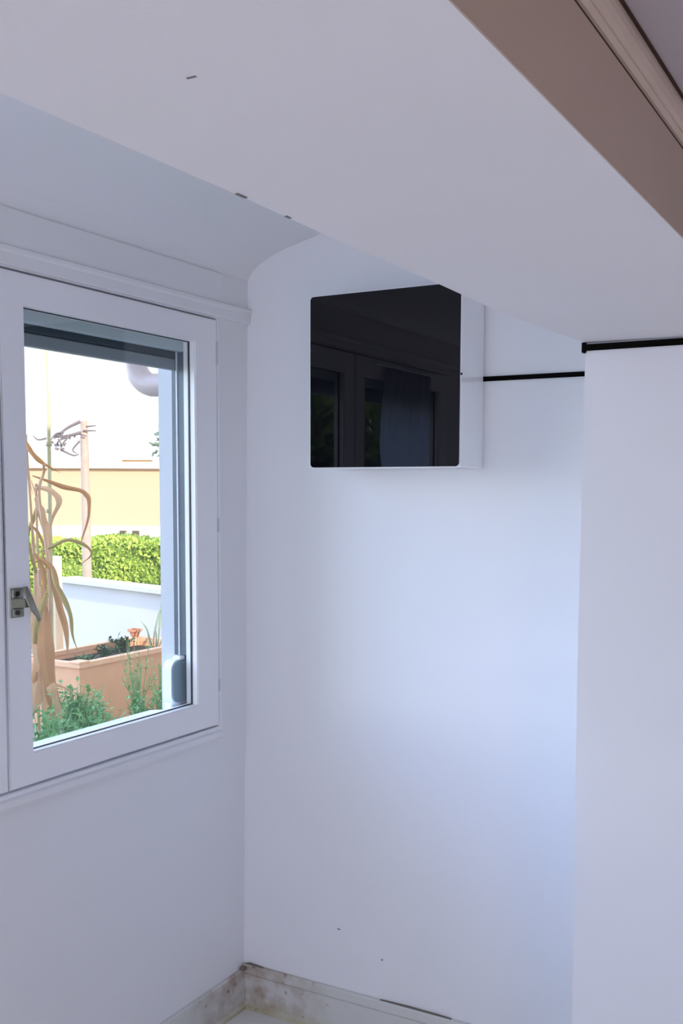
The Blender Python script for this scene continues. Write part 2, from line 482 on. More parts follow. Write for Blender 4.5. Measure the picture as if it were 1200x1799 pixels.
# rounded cove moulding above the fascia
bm = bmesh.new()
prof = [(1.6495, 2.1800), (1.6540, 2.1800), (1.6585, 2.1835), (1.6585, 2.1870), (1.6635, 2.1895), (1.6665, 2.1950), (1.6670, 2.2020), (1.6650, 2.2085), (1.6620, 2.2120), (1.6620, 2.2190), (1.6495, 2.2190)]
prism(bm, [(x, YF, z) for x, z in prof], (0, -YF - .4795, 0))
tag(link('trim_3', bm, M['cove'], smooth=False), kind='structure')
tag(boxobj('trim_4', (1.6600, YF, 2.2160), (1.6655, -0.4795, 2.2195), M['gap']), kind='structure')

# --- black trim strips on the back wall and on the pier, right under the beam
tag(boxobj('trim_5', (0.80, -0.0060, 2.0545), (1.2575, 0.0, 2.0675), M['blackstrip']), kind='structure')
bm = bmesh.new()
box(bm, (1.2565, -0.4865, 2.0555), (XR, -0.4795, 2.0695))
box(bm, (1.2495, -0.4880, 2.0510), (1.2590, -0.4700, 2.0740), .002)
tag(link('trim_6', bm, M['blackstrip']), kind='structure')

# --- skirting boards
def skirt(name, prof, y_or_x, length, along):
    bm = bmesh.new()
    if along == 'x':
        prism(bm, [(-0.024, -d, z) for d, z in prof], (length, 0, 0))
    else:
        prism(bm, [(-0.0245 + d, 0, z) for d, z in prof], (0, -length, 0))
    return tag(link(name, bm, M['skirting']), kind='structure')
P1 = [(0, 0), (0.020, 0), (0.020, 0.012), (0.011, 0.022), (0.011, 0.118), (0.0085, 0.1195), (0.0085, 0.1225), (0.014, 0.1235), (0.014, 0.148), (0.010, 0.153), (0, 0.153)]
P2 = [(0, 0), (0.020, 0), (0.020, 0.010), (0.012, 0.018), (0.012, 0.132), (0.008, 0.138), (0, 0.138)]
skirt('baseboard_back', P1, 0, 1.286, 'x')
skirt('baseboard_left', P2, 0, 2.62, 'y')
# dark crack between skirting and wall, and where the boards meet
bm = bmesh.new()
prism(bm, [(0.50, -0.0100, 0.1535), (0.60, -0.0100, 0.1560), (0.70, -0.0100, 0.1552), (0.745, -0.0100, 0.1535)], (0, .0095, 0))
prism(bm, [(-0.014, -0.0105, 0.1530), (0.0, -0.0105, 0.1572), (0.045, -0.0105, 0.1545), (0.060, -0.0105, 0.1530)], (0, .010, 0))
box(bm, (-0.022, -0.030, 0.136), (-0.004, -0.012, 0.148), .003)
tag(link('trim_7', bm, mat('crack_brown', (0.17, 0.145, 0.12), .9)), kind='structure')

# small chips and nail marks in the plaster
MK = mat('plaster_chip', (.20, .19, .19), .9)
for k, (a, b) in enumerate([((1.412, -2.081, 2.0694), (1.421, -2.0785, 2.0703)), ((1.2565, -1.800, 2.0688), (1.2605, -1.782, 2.0710)), ((1.2565, -1.700, 2.0675), (1.2600, -1.690, 2.0700)),
                           ((.342, -.0012, .345), (.352, -.0002, .349)), ((.501, -.0012, .279), (.507, -.0002, .284))]):
    tag(boxobj('trim_%d' % (10 + k), a, b, MK), kind='structure')

# ================================================================== WINDOW
win = empty('window_1', (0, -1.02, 0.97), kind='structure')
XS = 0.010            # room face of the sashes
def frame_ring(bm, x0, x1, y0, y1, z0, z1, wl, wr, wt, wb, bevel=0.002):
    box(bm, (x0, y0, z0), (x1, y0 + wl, z1), bevel)
    box(bm, (x0, y1 - wr, z0), (x1, y1, z1), bevel)
    box(bm, (x0, y0 + wl, z1 - wt), (x1, y1 - wr, z1), bevel)
    box(bm, (x0, y0 + wl, z0), (x1, y1 - wr, z0 + wb), bevel)
def mitred(bm, x0, x1, y0, y1, z0, z1, ly, ry, lz, tz, round_=0.003):
    """picture-frame ring: outer rect (y0..y1,z0..z1), inner rect (ly..ry,lz..tz)"""
    O = [(y0, z0), (y1, z0), (y1, z1), (y0, z1)]
    I = [(ly, lz), (ry, lz), (ry, tz), (ly, tz)]
    v = {}
    for s, x in ((0, x0), (1, x1)):
        for k in range(4):
            v[('o', s, k)] = bm.verts.new((x, *O[k])); v[('i', s, k)] = bm.verts.new((x, *I[k]))
    es = []
    for k in range(4):
        n = (k + 1) % 4
        for s in (0, 1):
            bm.faces.new([v[('o', s, k)], v[('o', s, n)], v[('i', s, n)], v[('i', s, k)]])
        bm.faces.new([v[('o', 0, k)], v[('o', 1, k)], v[('o', 1, n)], v[('o', 0, n)]])
        bm.faces.new([v[('i', 0, k)], v[('i', 1, k)], v[('i', 1, n)], v[('i', 0, n)]])
    bm.edges.ensure_lookup_table()
    ed = [e for e in bm.edges if abs(e.verts[0].co.x - x1) < 1e-6 and abs(e.verts[1].co.x - x1) < 1e-6 and
          (abs(e.verts[0].co.y - e.verts[1].co.y) < 1e-6 or abs(e.verts[0].co.z - e.verts[1].co.z) < 1e-6)]
    bmesh.ops.bevel(bm, geom=ed, offset=round_, segments=2, affect='EDGES')

bm = bmesh.new()     # fixed frame, set flush in the wall
mitred(bm, -0.066, 0.0035, WIN[0] + .0005, WIN[1] - .0005, WIN[2] + .0005, 2.2755, -1.862, -0.166, 1.000, 2.268, .002)
link('window_frame', bm, M['upvc'], win)
bm = bmesh.new()     # lower ledge moulding
prism(bm, [(wx(.98), WIN[0] - .02, 0.957), (0.006, WIN[0] - .02, 0.957), (0.012, WIN[0] - .02, 0.968), (0.012, WIN[0] - .02, 0.984), (0.002, WIN[0] - .02, 0.990), (wx(.98), WIN[0] - .02, 0.990)], (0, 1.745, 0))
link('window_trim', bm, M['paint'], win)
# head moulding above the window, running right into the corner
bm = bmesh.new()
prism(bm, [(wx(2.3) - .002, -2.3, 2.272), (0.010, -2.3, 2.272), (0.014, -2.3, 2.276), (0.0145, -2.3, 2.300), (0.021, -2.3, 2.306), (0.021, -2.3, 2.314), (0.014, -2.3, 2.318), (wx(2.3) - .002, -2.3, 2.318)], (0, 2.298, 0))
tag(link('trim_8', bm, M['paint']), kind='structure')
# boxed board of the shutter casing above the window
tag(boxobj('trim_9', (wx(2.35) - .001, -2.3, 2.318), (0.0125, -0.148, 2.405), M['paint'], bevel=.002), kind='structure')

def sash(y0, y1, ly, ry):
    bm = bmesh.new()
    mitred(bm, -0.034, XS, y0, y1, 1.008, 2.2615, ly, ry, 1.090, 2.1845, .0035)
    s = link('sash', bm, M['upvc'], win)
    bm = bmesh.new()
    mitred(bm, -0.0165, -0.0105, ly - .004, ry + .004, 1.086, 2.1885, ly + .0022, ry - .0022, 1.0922, 2.1823, .0008)
    bd = link('seal', bm, M['seal'], s)
    bd['label'] = 'thin black rubber glazing seal'
    pane = boxobj('pane', (-0.0155, ly - .003, 1.087), (-0.0115, ry + .003, 2.1875), M['glass'], s)
    pane['label'] = 'clear window glass'
    return s
sash_right = sash(-1.0175, -0.1740, -0.9385, -0.2800)
sash_left = sash(-1.8580, -1.0225, -1.7800, -1.1000)
for z0, z1 in ((2.129, 2.198), (1.614, 1.658), (1.114, 1.150)):
    bm = bmesh.new()
    tube(bm, [(0.008, -0.1705, z0), (0.008, -0.1705, z1)], 0.0042, 10)
    link('hinge', bm, M['hinge'], win, smooth=False)

# lever handle on the right sash
hd = empty('window_handle', (XS, -0.985, 1.468), 'small brushed metal lever handle screwed to the window sash', 'handle')
bm = bmesh.new()
box(bm, (XS, -1.0060, 1.4325), (XS + .004, -0.9650, 1.5045), .002)
box(bm, (XS + .003, -1.0030, 1.4800), (XS + .009, -0.9690, 1.5020), .002)
box(bm, (XS + .003, -1.0030, 1.4345), (XS + .009, -0.9690, 1.4550), .002)
link('plate', bm, M['metal'], hd)
bm = bmesh.new()     # neck and tapering lever, reaching down over the glass
prism(bm, [(XS + .003, -1.004, 1.4790), (XS + .003, -1.004, 1.4580), (XS + .030, -0.985, 1.4580), (XS + .030, -0.985, 1.4790)], (0.002, 0.016, 0))
link('neck', bm, M['neck'], hd)
bm = bmesh.new()
lev = [(XS + .018, -0.9720, 1.5060), (XS + .029, -0.974, 1.486), (XS + .035, -0.968, 1.462), (XS + .036, -0.955, 1.441), (XS + .035, -0.946, 1.4225)]
path = smooth_path(lev, 5)
rows = []
for i, p in enumerate(path):
    t = i / (len(path) - 1)
    d = (path[min(i + 1, len(path) - 1)] - path[max(i - 1, 0)]).normalized()
    s = d.cross(Vector((1, 0, 0))).normalized(); n = s.cross(d).normalized()
    w = .0085 + .004 * math.sin(math.pi * min(1, t * 1.2)) - .003 * t; h = .0045 - .0015 * t
    rows.append([bm.verts.new(p + s * w * math.cos(a) + n * h * math.sin(a)) for a in [2 * math.pi * k / 10 for k in range(10)]])
for a, b in zip(rows, rows[1:]):
    for k in range(10): bm.faces.new([a[k], a[(k + 1) % 10], b[(k + 1) % 10], b[k]])
bm.faces.new(rows[0][::-1]); bm.faces.new(rows[-1])
link('lever', bm, M['metal'], hd)
for z in (1.4910, 1.4448):
    bm = bmesh.new(); tube(bm, [(XS + .0085, -0.9900, z), (XS + .0115, -0.9900, z)], .0062, 12)
    sc = link('screw', bm, M['screw'], hd)
    sc['label'] = 'dark screw head'

# --- roller shutter behind the glass: box board, hanging slats, side guides, white outer reveal
sh = empty('roller_shutter', (-0.07, -1.02, 2.2), 'slate grey roller shutter almost fully raised behind the window glass', 'shutter')
boxobj('box_board', (-0.060, -1.858, 2.157), (-0.0345, -0.170, 2.2665), M['slatel'], sh, .002)['label'] = 'pale grey-green board of the shutter box'
bm = bmesh.new()
zz = 2.135
for k in range(5):
    za = zz + .038 * k
    prism(bm, [(-0.078, -1.79, za), (-0.0735, -1.79, za + .010), (-0.073, -1.79, za + .026), (-0.078, -1.79, za + .037), (-0.083, -1.79, za + .026), (-0.083, -1.79, za + .010)], (0, 1.525, 0))
link('slats', bm, M['slatdark'], sh)
bm = bmesh.new(); box(bm, (-0.087, -1.79, 2.104), (-0.069, -0.268, 2.137), .003)
link('bottom_bar', bm, M['slat'], sh)
def guide(y0, y1, s):
    bm = bmesh.new()
    zb = 1.237 if s > 0 else 1.046
    box(bm, (-0.0615, y0, zb), (-0.0365, y1, 2.16), .001)
    box(bm, (-0.0850, y0, zb), (-0.0665, y1, 2.16), .001)
    gd = link('guide_rail', bm, M['slate'], sh)
    bm = bmesh.new()
    yy = (y0 - .003, y0 + .004) if s > 0 else (y1 - .004, y1 + .003)
    box(bm, (-0.0668, yy[0], zb), (-0.0615, yy[1], 2.16), .001)
    l = link('lip', bm, M['lip'], gd); l['label'] = 'bright metal lip of the guide rail'
    return gd
guide(-0.2745, -0.2600, 1)
guide(-1.790, -1.7755, -1)

# strap winder: rounded block, face shade and rim light painted in, at the foot of the right guide
wd = empty('shutter_winder', (-0.055, -0.29, 1.16), 'rounded block with shaded grey face and daylit white rim at the foot of the shutter rail', 'shutter winder')
def rounded_rect(y0, y1, z0, z1, r, rr, n=7):
    """rounded on the -y side with radius r, small radius rr on the other"""
    pts = []
    for cy, cz, a0, rad in ((y0 + r, z0 + r, 180, r), (y1 - rr, z0 + rr, 270, rr), (y1 - rr, z1 - rr, 0, rr), (y0 + r, z1 - r, 90, r)):
        for k in range(n + 1):
            a = R(a0 + 90 * k / n); pts.append((cy + rad * math.cos(a), cz + rad * math.sin(a)))
    return pts
bm = bmesh.new()
prism(bm, [(-0.0560, y, z) for y, z in rounded_rect(-0.323, -0.262, 1.094, 1.222, .028, .004)], (0.006, 0, 0))
link('cover', bm, M['winder'], wd)['label'] = 'rounded cover with shade in its grey'
bm = bmesh.new()
prism(bm, [(-0.088, y, z) for y, z in rounded_rect(-0.327, -0.262, 1.090, 1.226, .030, .004)], (0.0325, 0, 0))
link('housing', bm, M['winder_rim'], wd)['label'] = 'rounded housing with daylight in its white'
bm = bmesh.new(); box(bm, (-0.078, -0.290, 1.224), (-0.050, -0.266, 1.236), .003)
link('collar', bm, M['winder_rim'], wd)
bm = bmesh.new(); box(bm, (-0.090, -0.318, 1.052), (-0.062, -0.275, 1.094), .004)
link('bracket', bm, M['winder_rim'], wd)

# outer sill
bm = bmesh.new()
prism(bm, [(-0.062, -1.79, 1.0455), (-0.062, -1.79, 1.068), (-0.19, -1.79, 1.050), (-0.19, -1.79, 1.030), (-0.1385, -1.79, 1.035), (-0.1385, -1.79, 1.0455)], (0, 1.520, 0))
link('window_sill', bm, M['exterior'], win)

# sheer curtain gathered on the left sash (seen only mirrored in the black glass)
bm = bmesh.new()
rows = []
for j in range(25):
    t = j / 24; z = 2.235 - 1.05 * t
    lead = -1.245 + .055 * math.sin(math.pi * min(1, t * 1.6)) - .16 * max(0, t - .3)
    rows.append([bm.verts.new((0.032 + .010 * math.sin(k * 1.55), -1.64 + (lead + 1.64) * k / 24, z)) for k in range(25)])
for a, b in zip(rows, rows[1:]):
    for k in range(24): bm.faces.new([a[k], a[k + 1], b[k + 1], b[k]])
cu = empty('curtain', (0.03, -1.45, 2.2), 'pale sheer curtain gathered at the far side of the left sash', 'curtain')
c_ = link('fabric', bm, M['curtain'], cu, smooth=True)
md = c_.modifiers.new('t', 'SOLIDIFY'); md.thickness = .001
bm = bmesh.new(); tube(bm, [(0.032, -1.70, 2.238), (0.032, -1.15, 2.238)], .004, 8)
tube(bm, [(0.005, -1.68, 2.238), (0.032, -1.68, 2.238)], .003, 8); tube(bm, [(0.005, -1.17, 2.238), (0.032, -1.17, 2.238)], .003, 8)
link('rod', bm, M['upvc'], cu)

# ================================================================== CABINET WITH BLACK GLASS FRONT
cb = empty('wall_cabinet', (0.58, 0, 1.808), 'boxy white wall unit with glossy black glass front in the corner', 'cabinet')
X0, X1, Z0, Z1, Y0 = 0.3385, 0.8190, 1.8085, 2.3055, -0.165
bm = bmesh.new(); box(bm, (X0 + .006, Y0 + .0085, Z0 + .001), (X1 - .001, -0.0008, Z1 - .001), .003)
link('body', bm, M['gloss_white'], cb)
def rrect(x0, x1, z0, z1, r, n=6):
    pts = []
    for cx, cz, a0 in ((x0 + r, z0 + r, 180), (x1 - r, z0 + r, 270), (x1 - r, z1 - r, 0), (x0 + r, z1 - r, 90)):
        for k in range(n + 1):
            a = R(a0 + 90 * k / n); pts.append((cx + r * math.cos(a), cz + r * math.sin(a)))
    return pts
bm = bmesh.new(); prism(bm, [(x, Y0 + .0030, z) for x, z in rrect(X0, X1, Z0, Z1, .012)], (0, .0054, 0))
link('front_rim', bm, M['gloss_white'], cb)['label'] = 'thin white rim around the glass'
bm = bmesh.new()
prism(bm, [(x, Y0, z) for x, z in rrect(X0 + .003, X1 - .0035, Z0 + .003, Z1 - .003, .011)], (0, .0029, 0))
link('glass_front', bm, M['black_glass'], cb)['label'] = 'mirror-glossy black glass panel'
bm = bmesh.new(); tube(bm, [(X1 - .002, Y0 + .005, 2.060), (X1 + .0008, Y0 + .005, 2.060)], .0035, 10)
link('catch', bm, M['blackstrip'], cb)

# ================================================================== OUTSIDE
tag(boxobj('ground', (-45, -25, -0.3), (-0.138, 45, 0.0), M['soil']), kind='structure')
# roof slab of the house (casts the shade of the near garden)
bm = bmesh.new()
box(bm, (-0.50, YF - 2.0, 2.98), (XR + 2, 1.2, 3.12))
tag(link('roof', bm, M['houseroof']), kind='structure')

# grey waste pipe with elbow under the eave
bm = bmesh.new()
pts = [(-0.139, .5, 2.166), (-0.45, .5, 2.164), (-0.78, .5, 2.163)]
for k in range(1, 9):
    a = math.pi / 2 * k / 8
    pts.append((-0.80 - .105 * math.sin(a), .5, 2.163 + .105 * (1 - math.cos(a))))
pts += [(-0.905, .5, 2.45), (-0.905, .5, 2.9)]
tube(bm, pts, .0455, 20)
dp = link('drain_pipe', bm, M['pipe'], smooth=True)
tag(dp, 'fat pale grey pipe elbow turning upwards outside the window', 'pipe')
bm = bmesh.new(); tube(bm, [(-0.735, .5, 2.163), (-0.675, .5, 2.163)], .049, 20)
link('socket', bm, M['pipe'], dp)
bm = bmesh.new(); tube(bm, [(-0.905, .5, 2.270), (-0.905, .5, 2.33)], .049, 20)
link('socket', bm, M['pipe'], dp)

# --- white low garden wall with cap
def quad_wall(bm, p, q, th, z0, z1):
    p, q = Vector((*p, 0)), Vector((*q, 0))
    n = (q - p).cross(Vector((0, 0, 1))).normalized() * th
    prism(bm, [(p.x, p.y, z0), (q.x, q.y, z0), (q.x + n.x, q.y + n.y, z0), (p.x + n.x, p.y + n.y, z0)], (0, 0, z1 - z0))
gw = empty('garden_wall', (-4.5, 4.35, 0), 'low white rendered garden wall behind the terracotta planter', 'wall')
d_ = Vector((1.603, -0.422)).normalized()
a_ = Vector((-5.318, 4.467)) - d_ * .15; b_ = Vector((-3.715, 4.045)) + d_ * 1.2
a2, b2 = (a_.x + .02, a_.y + .06), (b_.x + .02, b_.y + .06)
bm = bmesh.new(); quad_wall(bm, a2[::1], b2, -.14, 0, .868); link('body', bm, M['lowwall'], gw)
bm = bmesh.new(); quad_wall(bm, (a_.x, a_.y), (b_.x, b_.y), -.24, .866, .905); link('cap', bm, M['lowwall'], gw)

# --- hedge
rnd = random.Random(4)
hd_ = Vector((1.074, 0.737, 0)).normalized(); hn = Vector((-hd_.y, hd_.x, 0))
h0 = Vector((-8.6, 6.45, 0))
HL, HT, HH = 5.2, 0.9, 1.06
bm = bmesh.new()
def hp(u, v, z): return h0 + hd_ * u + hn * v + Vector((0, 0, z))
c8 = [hp(u, v, z) for u in (0, HL) for v in (.03, HT - .03) for z in (0, HH - .02)]
vs = [bm.verts.new(p) for p in c8]
for q in [(0, 1, 3, 2), (4, 6, 7, 5), (0, 4, 5, 1), (2, 3, 7, 6), (0, 2, 6, 4), (1, 5, 7, 3)]: bm.faces.new([vs[i] for i in q])
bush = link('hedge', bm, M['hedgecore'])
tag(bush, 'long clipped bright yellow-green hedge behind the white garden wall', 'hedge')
bm = bmesh.new()
for i in range(21000):
    u = rnd.random() * HL
    if rnd.random() < .68:
        z = rnd.random() * HH; v = .03 + .05 * math.sin(u * 7 + z * 9) + rnd.uniform(-.05, .06); n = -hn
    else:
        z = HH + .03 * math.sin(u * 5) + rnd.uniform(-.05, .04); v = rnd.random() * HT; n = Vector((0, 0, 1))
    d = (n + Vector([rnd.uniform(-1, 1) for _ in range(3)]) * .9).normalized()
    small_leaf(bm, hp(u, v, z), d, Vector([rnd.uniform(-1, 1) for _ in range(3)]), rnd.uniform(.04, .08), rnd.uniform(.03, .05))
link('foliage', bm, M['hedge'], bush)

# --- cream building far behind
bd = empty('house', (-13.5, 13.8, 0), 'low cream and orange house beyond the hedge with a pale flat roof', 'building')
ud = Vector((2.602, 1.441, 0)).normalized(); un = Vector((-ud.y, ud.x, 0))
B0 = Vector((-15.4, 12.9, 0)) - ud * 1.5
def bp_(u, v, z): return B0 + ud * u + un * v + Vector((0, 0, z))
def obox(bm, u0, u1, v0, v1, z0, z1):
    vs = [bm.verts.new(bp_(u, v, z)) for u in (u0, u1) for v in (v0, v1) for z in (z0, z1)]
    for q in [(0, 1, 3, 2), (4, 6, 7, 5), (0, 4, 5, 1), (2, 3, 7, 6), (0, 2, 6, 4), (1, 5, 7, 3)]: bm.faces.new([vs[i] for i in q])
bm = bmesh.new(); obox(bm, 0, 9, 0, 5, 0, 2.22); link('wall', bm, M['housewall'], bd)
bm = bmesh.new(); obox(bm, -.1, 9.1, -.12, 5.1, 2.22, 2.36); link('roof', bm, M['houseroof'], bd)
bm = bmesh.new(); obox(bm, 4.02, 4.62, -.10, .1, 2.36, 2.40); link('ridge_piece', bm, M['brown'], bd)
bm = bmesh.new(); obox(bm, 0, 9, -.05, .0, 0, 1.00); link('plinth', bm, M['houseroof'], bd)
for u in (3.93, 4.20):
    bm = bmesh.new(); obox(bm, u, u + .15, -.06, -.04, .80, .90); link('vent', bm, M['vent'], bd)

# --- weathered pole and the bare twigs tied to it
bm = bmesh.new()
tube(bm, [(-5.60, 5.09, 0), (-5.60, 5.09, 1.0), (-5.605, 5.09, 2.0), (-5.61, 5.09, 2.445)], [.050, .047, .042, .034], 14)
pl = link('post', bm, M['pole'], smooth=True)
tag(pl, 'weathered round wooden post rising behind the white garden wall', 'post')
tw = [[(-0.008, 2.437), (-0.136, 2.374), (-0.236, 2.299)], [(-0.028, 2.328), (-0.167, 2.294), (-0.305, 2.281)],
      [(0.008, 2.386), (0.123, 2.398)], [(0.019, 2.346), (0.145, 2.346)], [(0.018, 2.306), (0.081, 2.289)],
      [(-0.305, 2.27), (-0.409, 2.252), (-0.455, 2.292)], [(-0.109, 2.3), (-0.18, 2.213), (-0.204, 2.156)],
      [(-0.167, 2.282), (-0.248, 2.242), (-0.285, 2.156)], [(-0.239, 2.156), (-0.113, 2.099), (-0.055, 2.111)],
      [(-0.029, 2.243), (-0.1, 2.157), (-0.066, 2.117)], [(-0.16, 2.33), (-0.24, 2.31), (-0.30, 2.24)], [(-0.20, 2.26), (-0.16, 2.20), (-0.12, 2.22)]]
bm = bmesh.new()
for k, t in enumerate(tw):
    pth = smooth_path([(-5.6 + .875 * u, 5.09 + .484 * u - .05 + .04 * math.sin(k), z) for u, z in t], 5)
    n = len(pth); tube(bm, pth, [.011 - .006 * i / (n - 1) if k > 1 else .017 - .007 * i / (n - 1) for i in range(n)], 5)
    if k in (1, 6, 7, 10):
        for q in pth[::2]:
            small_leaf(bm, q, (math.cos(q.z * 50), .2, math.sin(q.z * 70)), (0, 1, 0), .05, .03)
tg = link('bare_branch', bm, M['twig'])
tag(tg, 'bare dark twigs spreading from the top of the wooden post', 'branch')

# --- distant tree glimpsed at the right edge of the glass
def tree(name, x, y, h, cr, ch, n, leafmat, label, seed, ls=.10):
    r = random.Random(seed)
    t = empty(name, (x, y, 0), label, 'tree')
    bm = bmesh.new(); tube(bm, [(x, y, 0), (x + .05, y, h * .4), (x, y + .04, h * .8)], [.09, .07, .03], 8)
    for k in range(9):
        a = r.uniform(0, 6.28); z = h * r.uniform(.35, .75)
        tube(bm, [(x, y, z), (x + cr * .4 * math.cos(a), y + cr * .4 * math.sin(a), z + ch * .15), (x + cr * .8 * math.cos(a), y + cr * .8 * math.sin(a), z + ch * .3)], [.035, .02, .008], 6)
    link('trunk', bm, M['bark'], t)
    bm = bmesh.new()
    blobs = [(r.uniform(-1, 1) * cr * .6, r.uniform(-1, 1) * cr * .6, r.uniform(-.4, .4) * ch) for _ in range(16)]
    for i in range(n):
        b = blobs[r.randrange(len(blobs))]
        v = Vector([r.gauss(0, 1) for _ in range(3)]).normalized() * r.uniform(.55, 1) * cr * .5
        c = Vector((x + b[0], y + b[1], h - ch * .45 + b[2])) + v
        small_leaf(bm, c, v + Vector([r.uniform(-1, 1) for _ in range(3)]) * cr * .4, v, r.uniform(.6, 1.3) * ls, r.uniform(.4, .8) * ls)
    link('foliage', bm, leafmat, t)
tree('tree', -5.35, 7.05, 2.95, .62, 1.05, 2600, M['tree'], 'hazy grey-green tree glimpsed beside the white window reveal', 7, .10)
# greenery along the garden, mirrored in the black glass
tree('tree', -2.35, -4.75, 3.15, 1.05, 2.3, 5200, M['garden_tree'], 'leafy yellow-green garden tree mirrored faintly in the black glass', 11, .15)

# --- terracotta planter
pt = empty('planter', (-3.68, 3.4, 0), 'large terracotta-coloured rectangular planter with a raised rim', 'planter')
PX0, PX1, PY0, PY1, PZ = -4.00, -3.375, 2.68, 4.02, 0.50
bm = bmesh.new()
def ring_wall(bm, x0, x1, y0, y1, t, z0, z1, taper=0.0):
    def rect(o, z, tp): return [(x0 + o + tp, y0 + o + tp, z), (x1 - o - tp, y0 + o + tp, z), (x1 - o - tp, y1 - o - tp, z), (x0 + o + tp, y1 - o - tp, z)]
    A = [bm.verts.new(p) for p in rect(0, z0, taper)]; B = [bm.verts.new(p) for p in rect(0, z1, 0)]
    Cc = [bm.verts.new(p) for p in rect(t, z1, 0)]; D = [bm.verts.new(p) for p in rect(t, z0, taper)]
    for k in range(4):
        n = (k + 1) % 4
        bm.faces.new([A[k], A[n], B[n], B[k]]); bm.faces.new([B[k], B[n], Cc[n], Cc[k]]); bm.faces.new([Cc[k], Cc[n], D[n], D[k]]); bm.faces.new([D[k], D[n], A[n], A[k]])
ring_wall(bm, PX0 + .025, PX1 - .025, PY0 + .025, PY1 - .025, .03, 0, PZ - .03, .02)
link('body', bm, M['terracotta'], pt)
bm = bmesh.new(); ring_wall(bm, PX0, PX1, PY0, PY1, .06, PZ - .035, PZ)
link('rim', bm, M['terracotta_rim'], pt)
boxobj('soil', (PX0 + .05, PY0 + .05, .30), (PX1 - .05, PY1 - .05, .43), M['bedsoil'], pt)
for cx, cy in ((PX0 + .05, PY0 + .05), (PX1 - .05, PY0 + .05)):
    boxobj('corner_cap', (cx - .055, cy - .055, PZ - .005), (cx + .055, cy + .055, PZ + .012), M['terracotta_rim'], pt, .004)

# small clay pot on the planter's rear rim
bm = bmesh.new()
cx, cy, cz = -4.03 + .06, 4.03 - .08, .501
prof = [(.030, 0), (.045, .035), (.045, .045), (.062, .048), (.062, .066), (.040, .066), (.038, .02)]
rings = [[bm.verts.new((cx + r * math.cos(2 * math.pi * k / 14), cy + r * math.sin(2 * math.pi * k / 14), cz + h)) for k in range(14)] for r, h in prof]
for a, b in zip(rings, rings[1:]):
    for k in range(14): bm.faces.new([a[k], a[(k + 1) % 14], b[(k + 1) % 14], b[k]])
bm.faces.new(rings[0][::-1]); bm.faces.new(rings[-1])
tag(link('clay_pot', bm, M['clay']), 'small red clay pot standing on the far rim of the planter', 'pot')

# low dark plants in the planter
def tuft(x, y, z, h, spread, n, material, name, label, cat, group=None, seed=0, ll=.05, lw=.03):
    r = random.Random(seed)
    bm = bmesh.new()
    stems = []
    for k in range(max(3, n // 14)):
        a = r.uniform(0, 6.28); s = spread * r.uniform(.1, 1)
        top = Vector((x + s * math.cos(a), y + s * math.sin(a), z + h * r.uniform(.6, 1)))
        mid = Vector((x + s * .4 * math.cos(a), y + s * .4 * math.sin(a), z + h * .45))
        p = smooth_path([(x + .01 * math.cos(a), y + .01 * math.sin(a), z), mid, top], 4)
        tube(bm, p, [.004 - .0025 * i / (len(p) - 1) for i in range(len(p))], 5); stems.append(p)
    o = link(name, bm, material)
    tag(o, label, cat, group)
    bm = bmesh.new()
    for i in range(n):
        p = stems[r.randrange(len(stems))]
        k = r.uniform(.15, 1) * (len(p) - 1); q = p[int(k)].lerp(p[min(int(k) + 1, len(p) - 1)], k % 1)
        small_leaf(bm, q, (r.uniform(-1, 1), r.uniform(-1, 1), r.uniform(-.2, .9)), (0, 0, 1), ll * r.uniform(.6, 1.3), lw * r.uniform(.6, 1.2))
    link('foliage', bm, material, o)
    return o
tuft(-3.82, 3.62, .43, .13, .12, 130, M['planterleaf'], 'salad_plant', 'dark leafy plant in the planter beside the clay pot', 'plant', 'low plants in the planter', 1)
tuft(-3.70, 3.30, .43, .10, .12, 110, M['planterleaf'], 'salad_plant', 'low dark plant in the middle of the planter', 'plant', 'low plants in the planter', 2)
tuft(-3.62, 3.00, .43, .06, .10, 70, M['planterleaf'], 'salad_plant', 'smallest dark seedling patch near the planter front corner', 'plant', 'low plants in the planter', 3)

# leek with long bent leaves
lk = None
O3 = Vector((-3.6, 3.7, 0))
for k, pth in enumerate(([(0.033, 0.43), (0.040, 0.56), (0.067, 0.692), (0.091, 0.776), (0.11, 0.781), (0.132, 0.669)], [(0.03, 0.43), (0.0, 0.523), (-0.026, 0.622), (-0.076, 0.691)],
                         [(0.04, .43), (0.047, 0.524), (0.039, 0.645)], [(0.05, .45), (0.077, 0.762), (0.093, 0.902)], [(0.104, 0.669), (0.063, 0.729)])):
    bm = bmesh.new()
    if k == 4:
        pth = [(0.04, .43), (0.11, 0.62), (0.135, 0.66), (0.17, .60)]
    leaf_ribbon(bm, [(O3.x + .875 * u, O3.y + .484 * u + .01 * k, z) for u, z in pth], .016, (-.48, .87, 0), .0015, .3)
    if lk is None:
        lk = link('leek_plant', bm, M['leek']); tag(lk, 'thin grey-green leek with long bent leaves in the planter', 'plant')
    else: link('leaf', bm, M['leek'], lk)

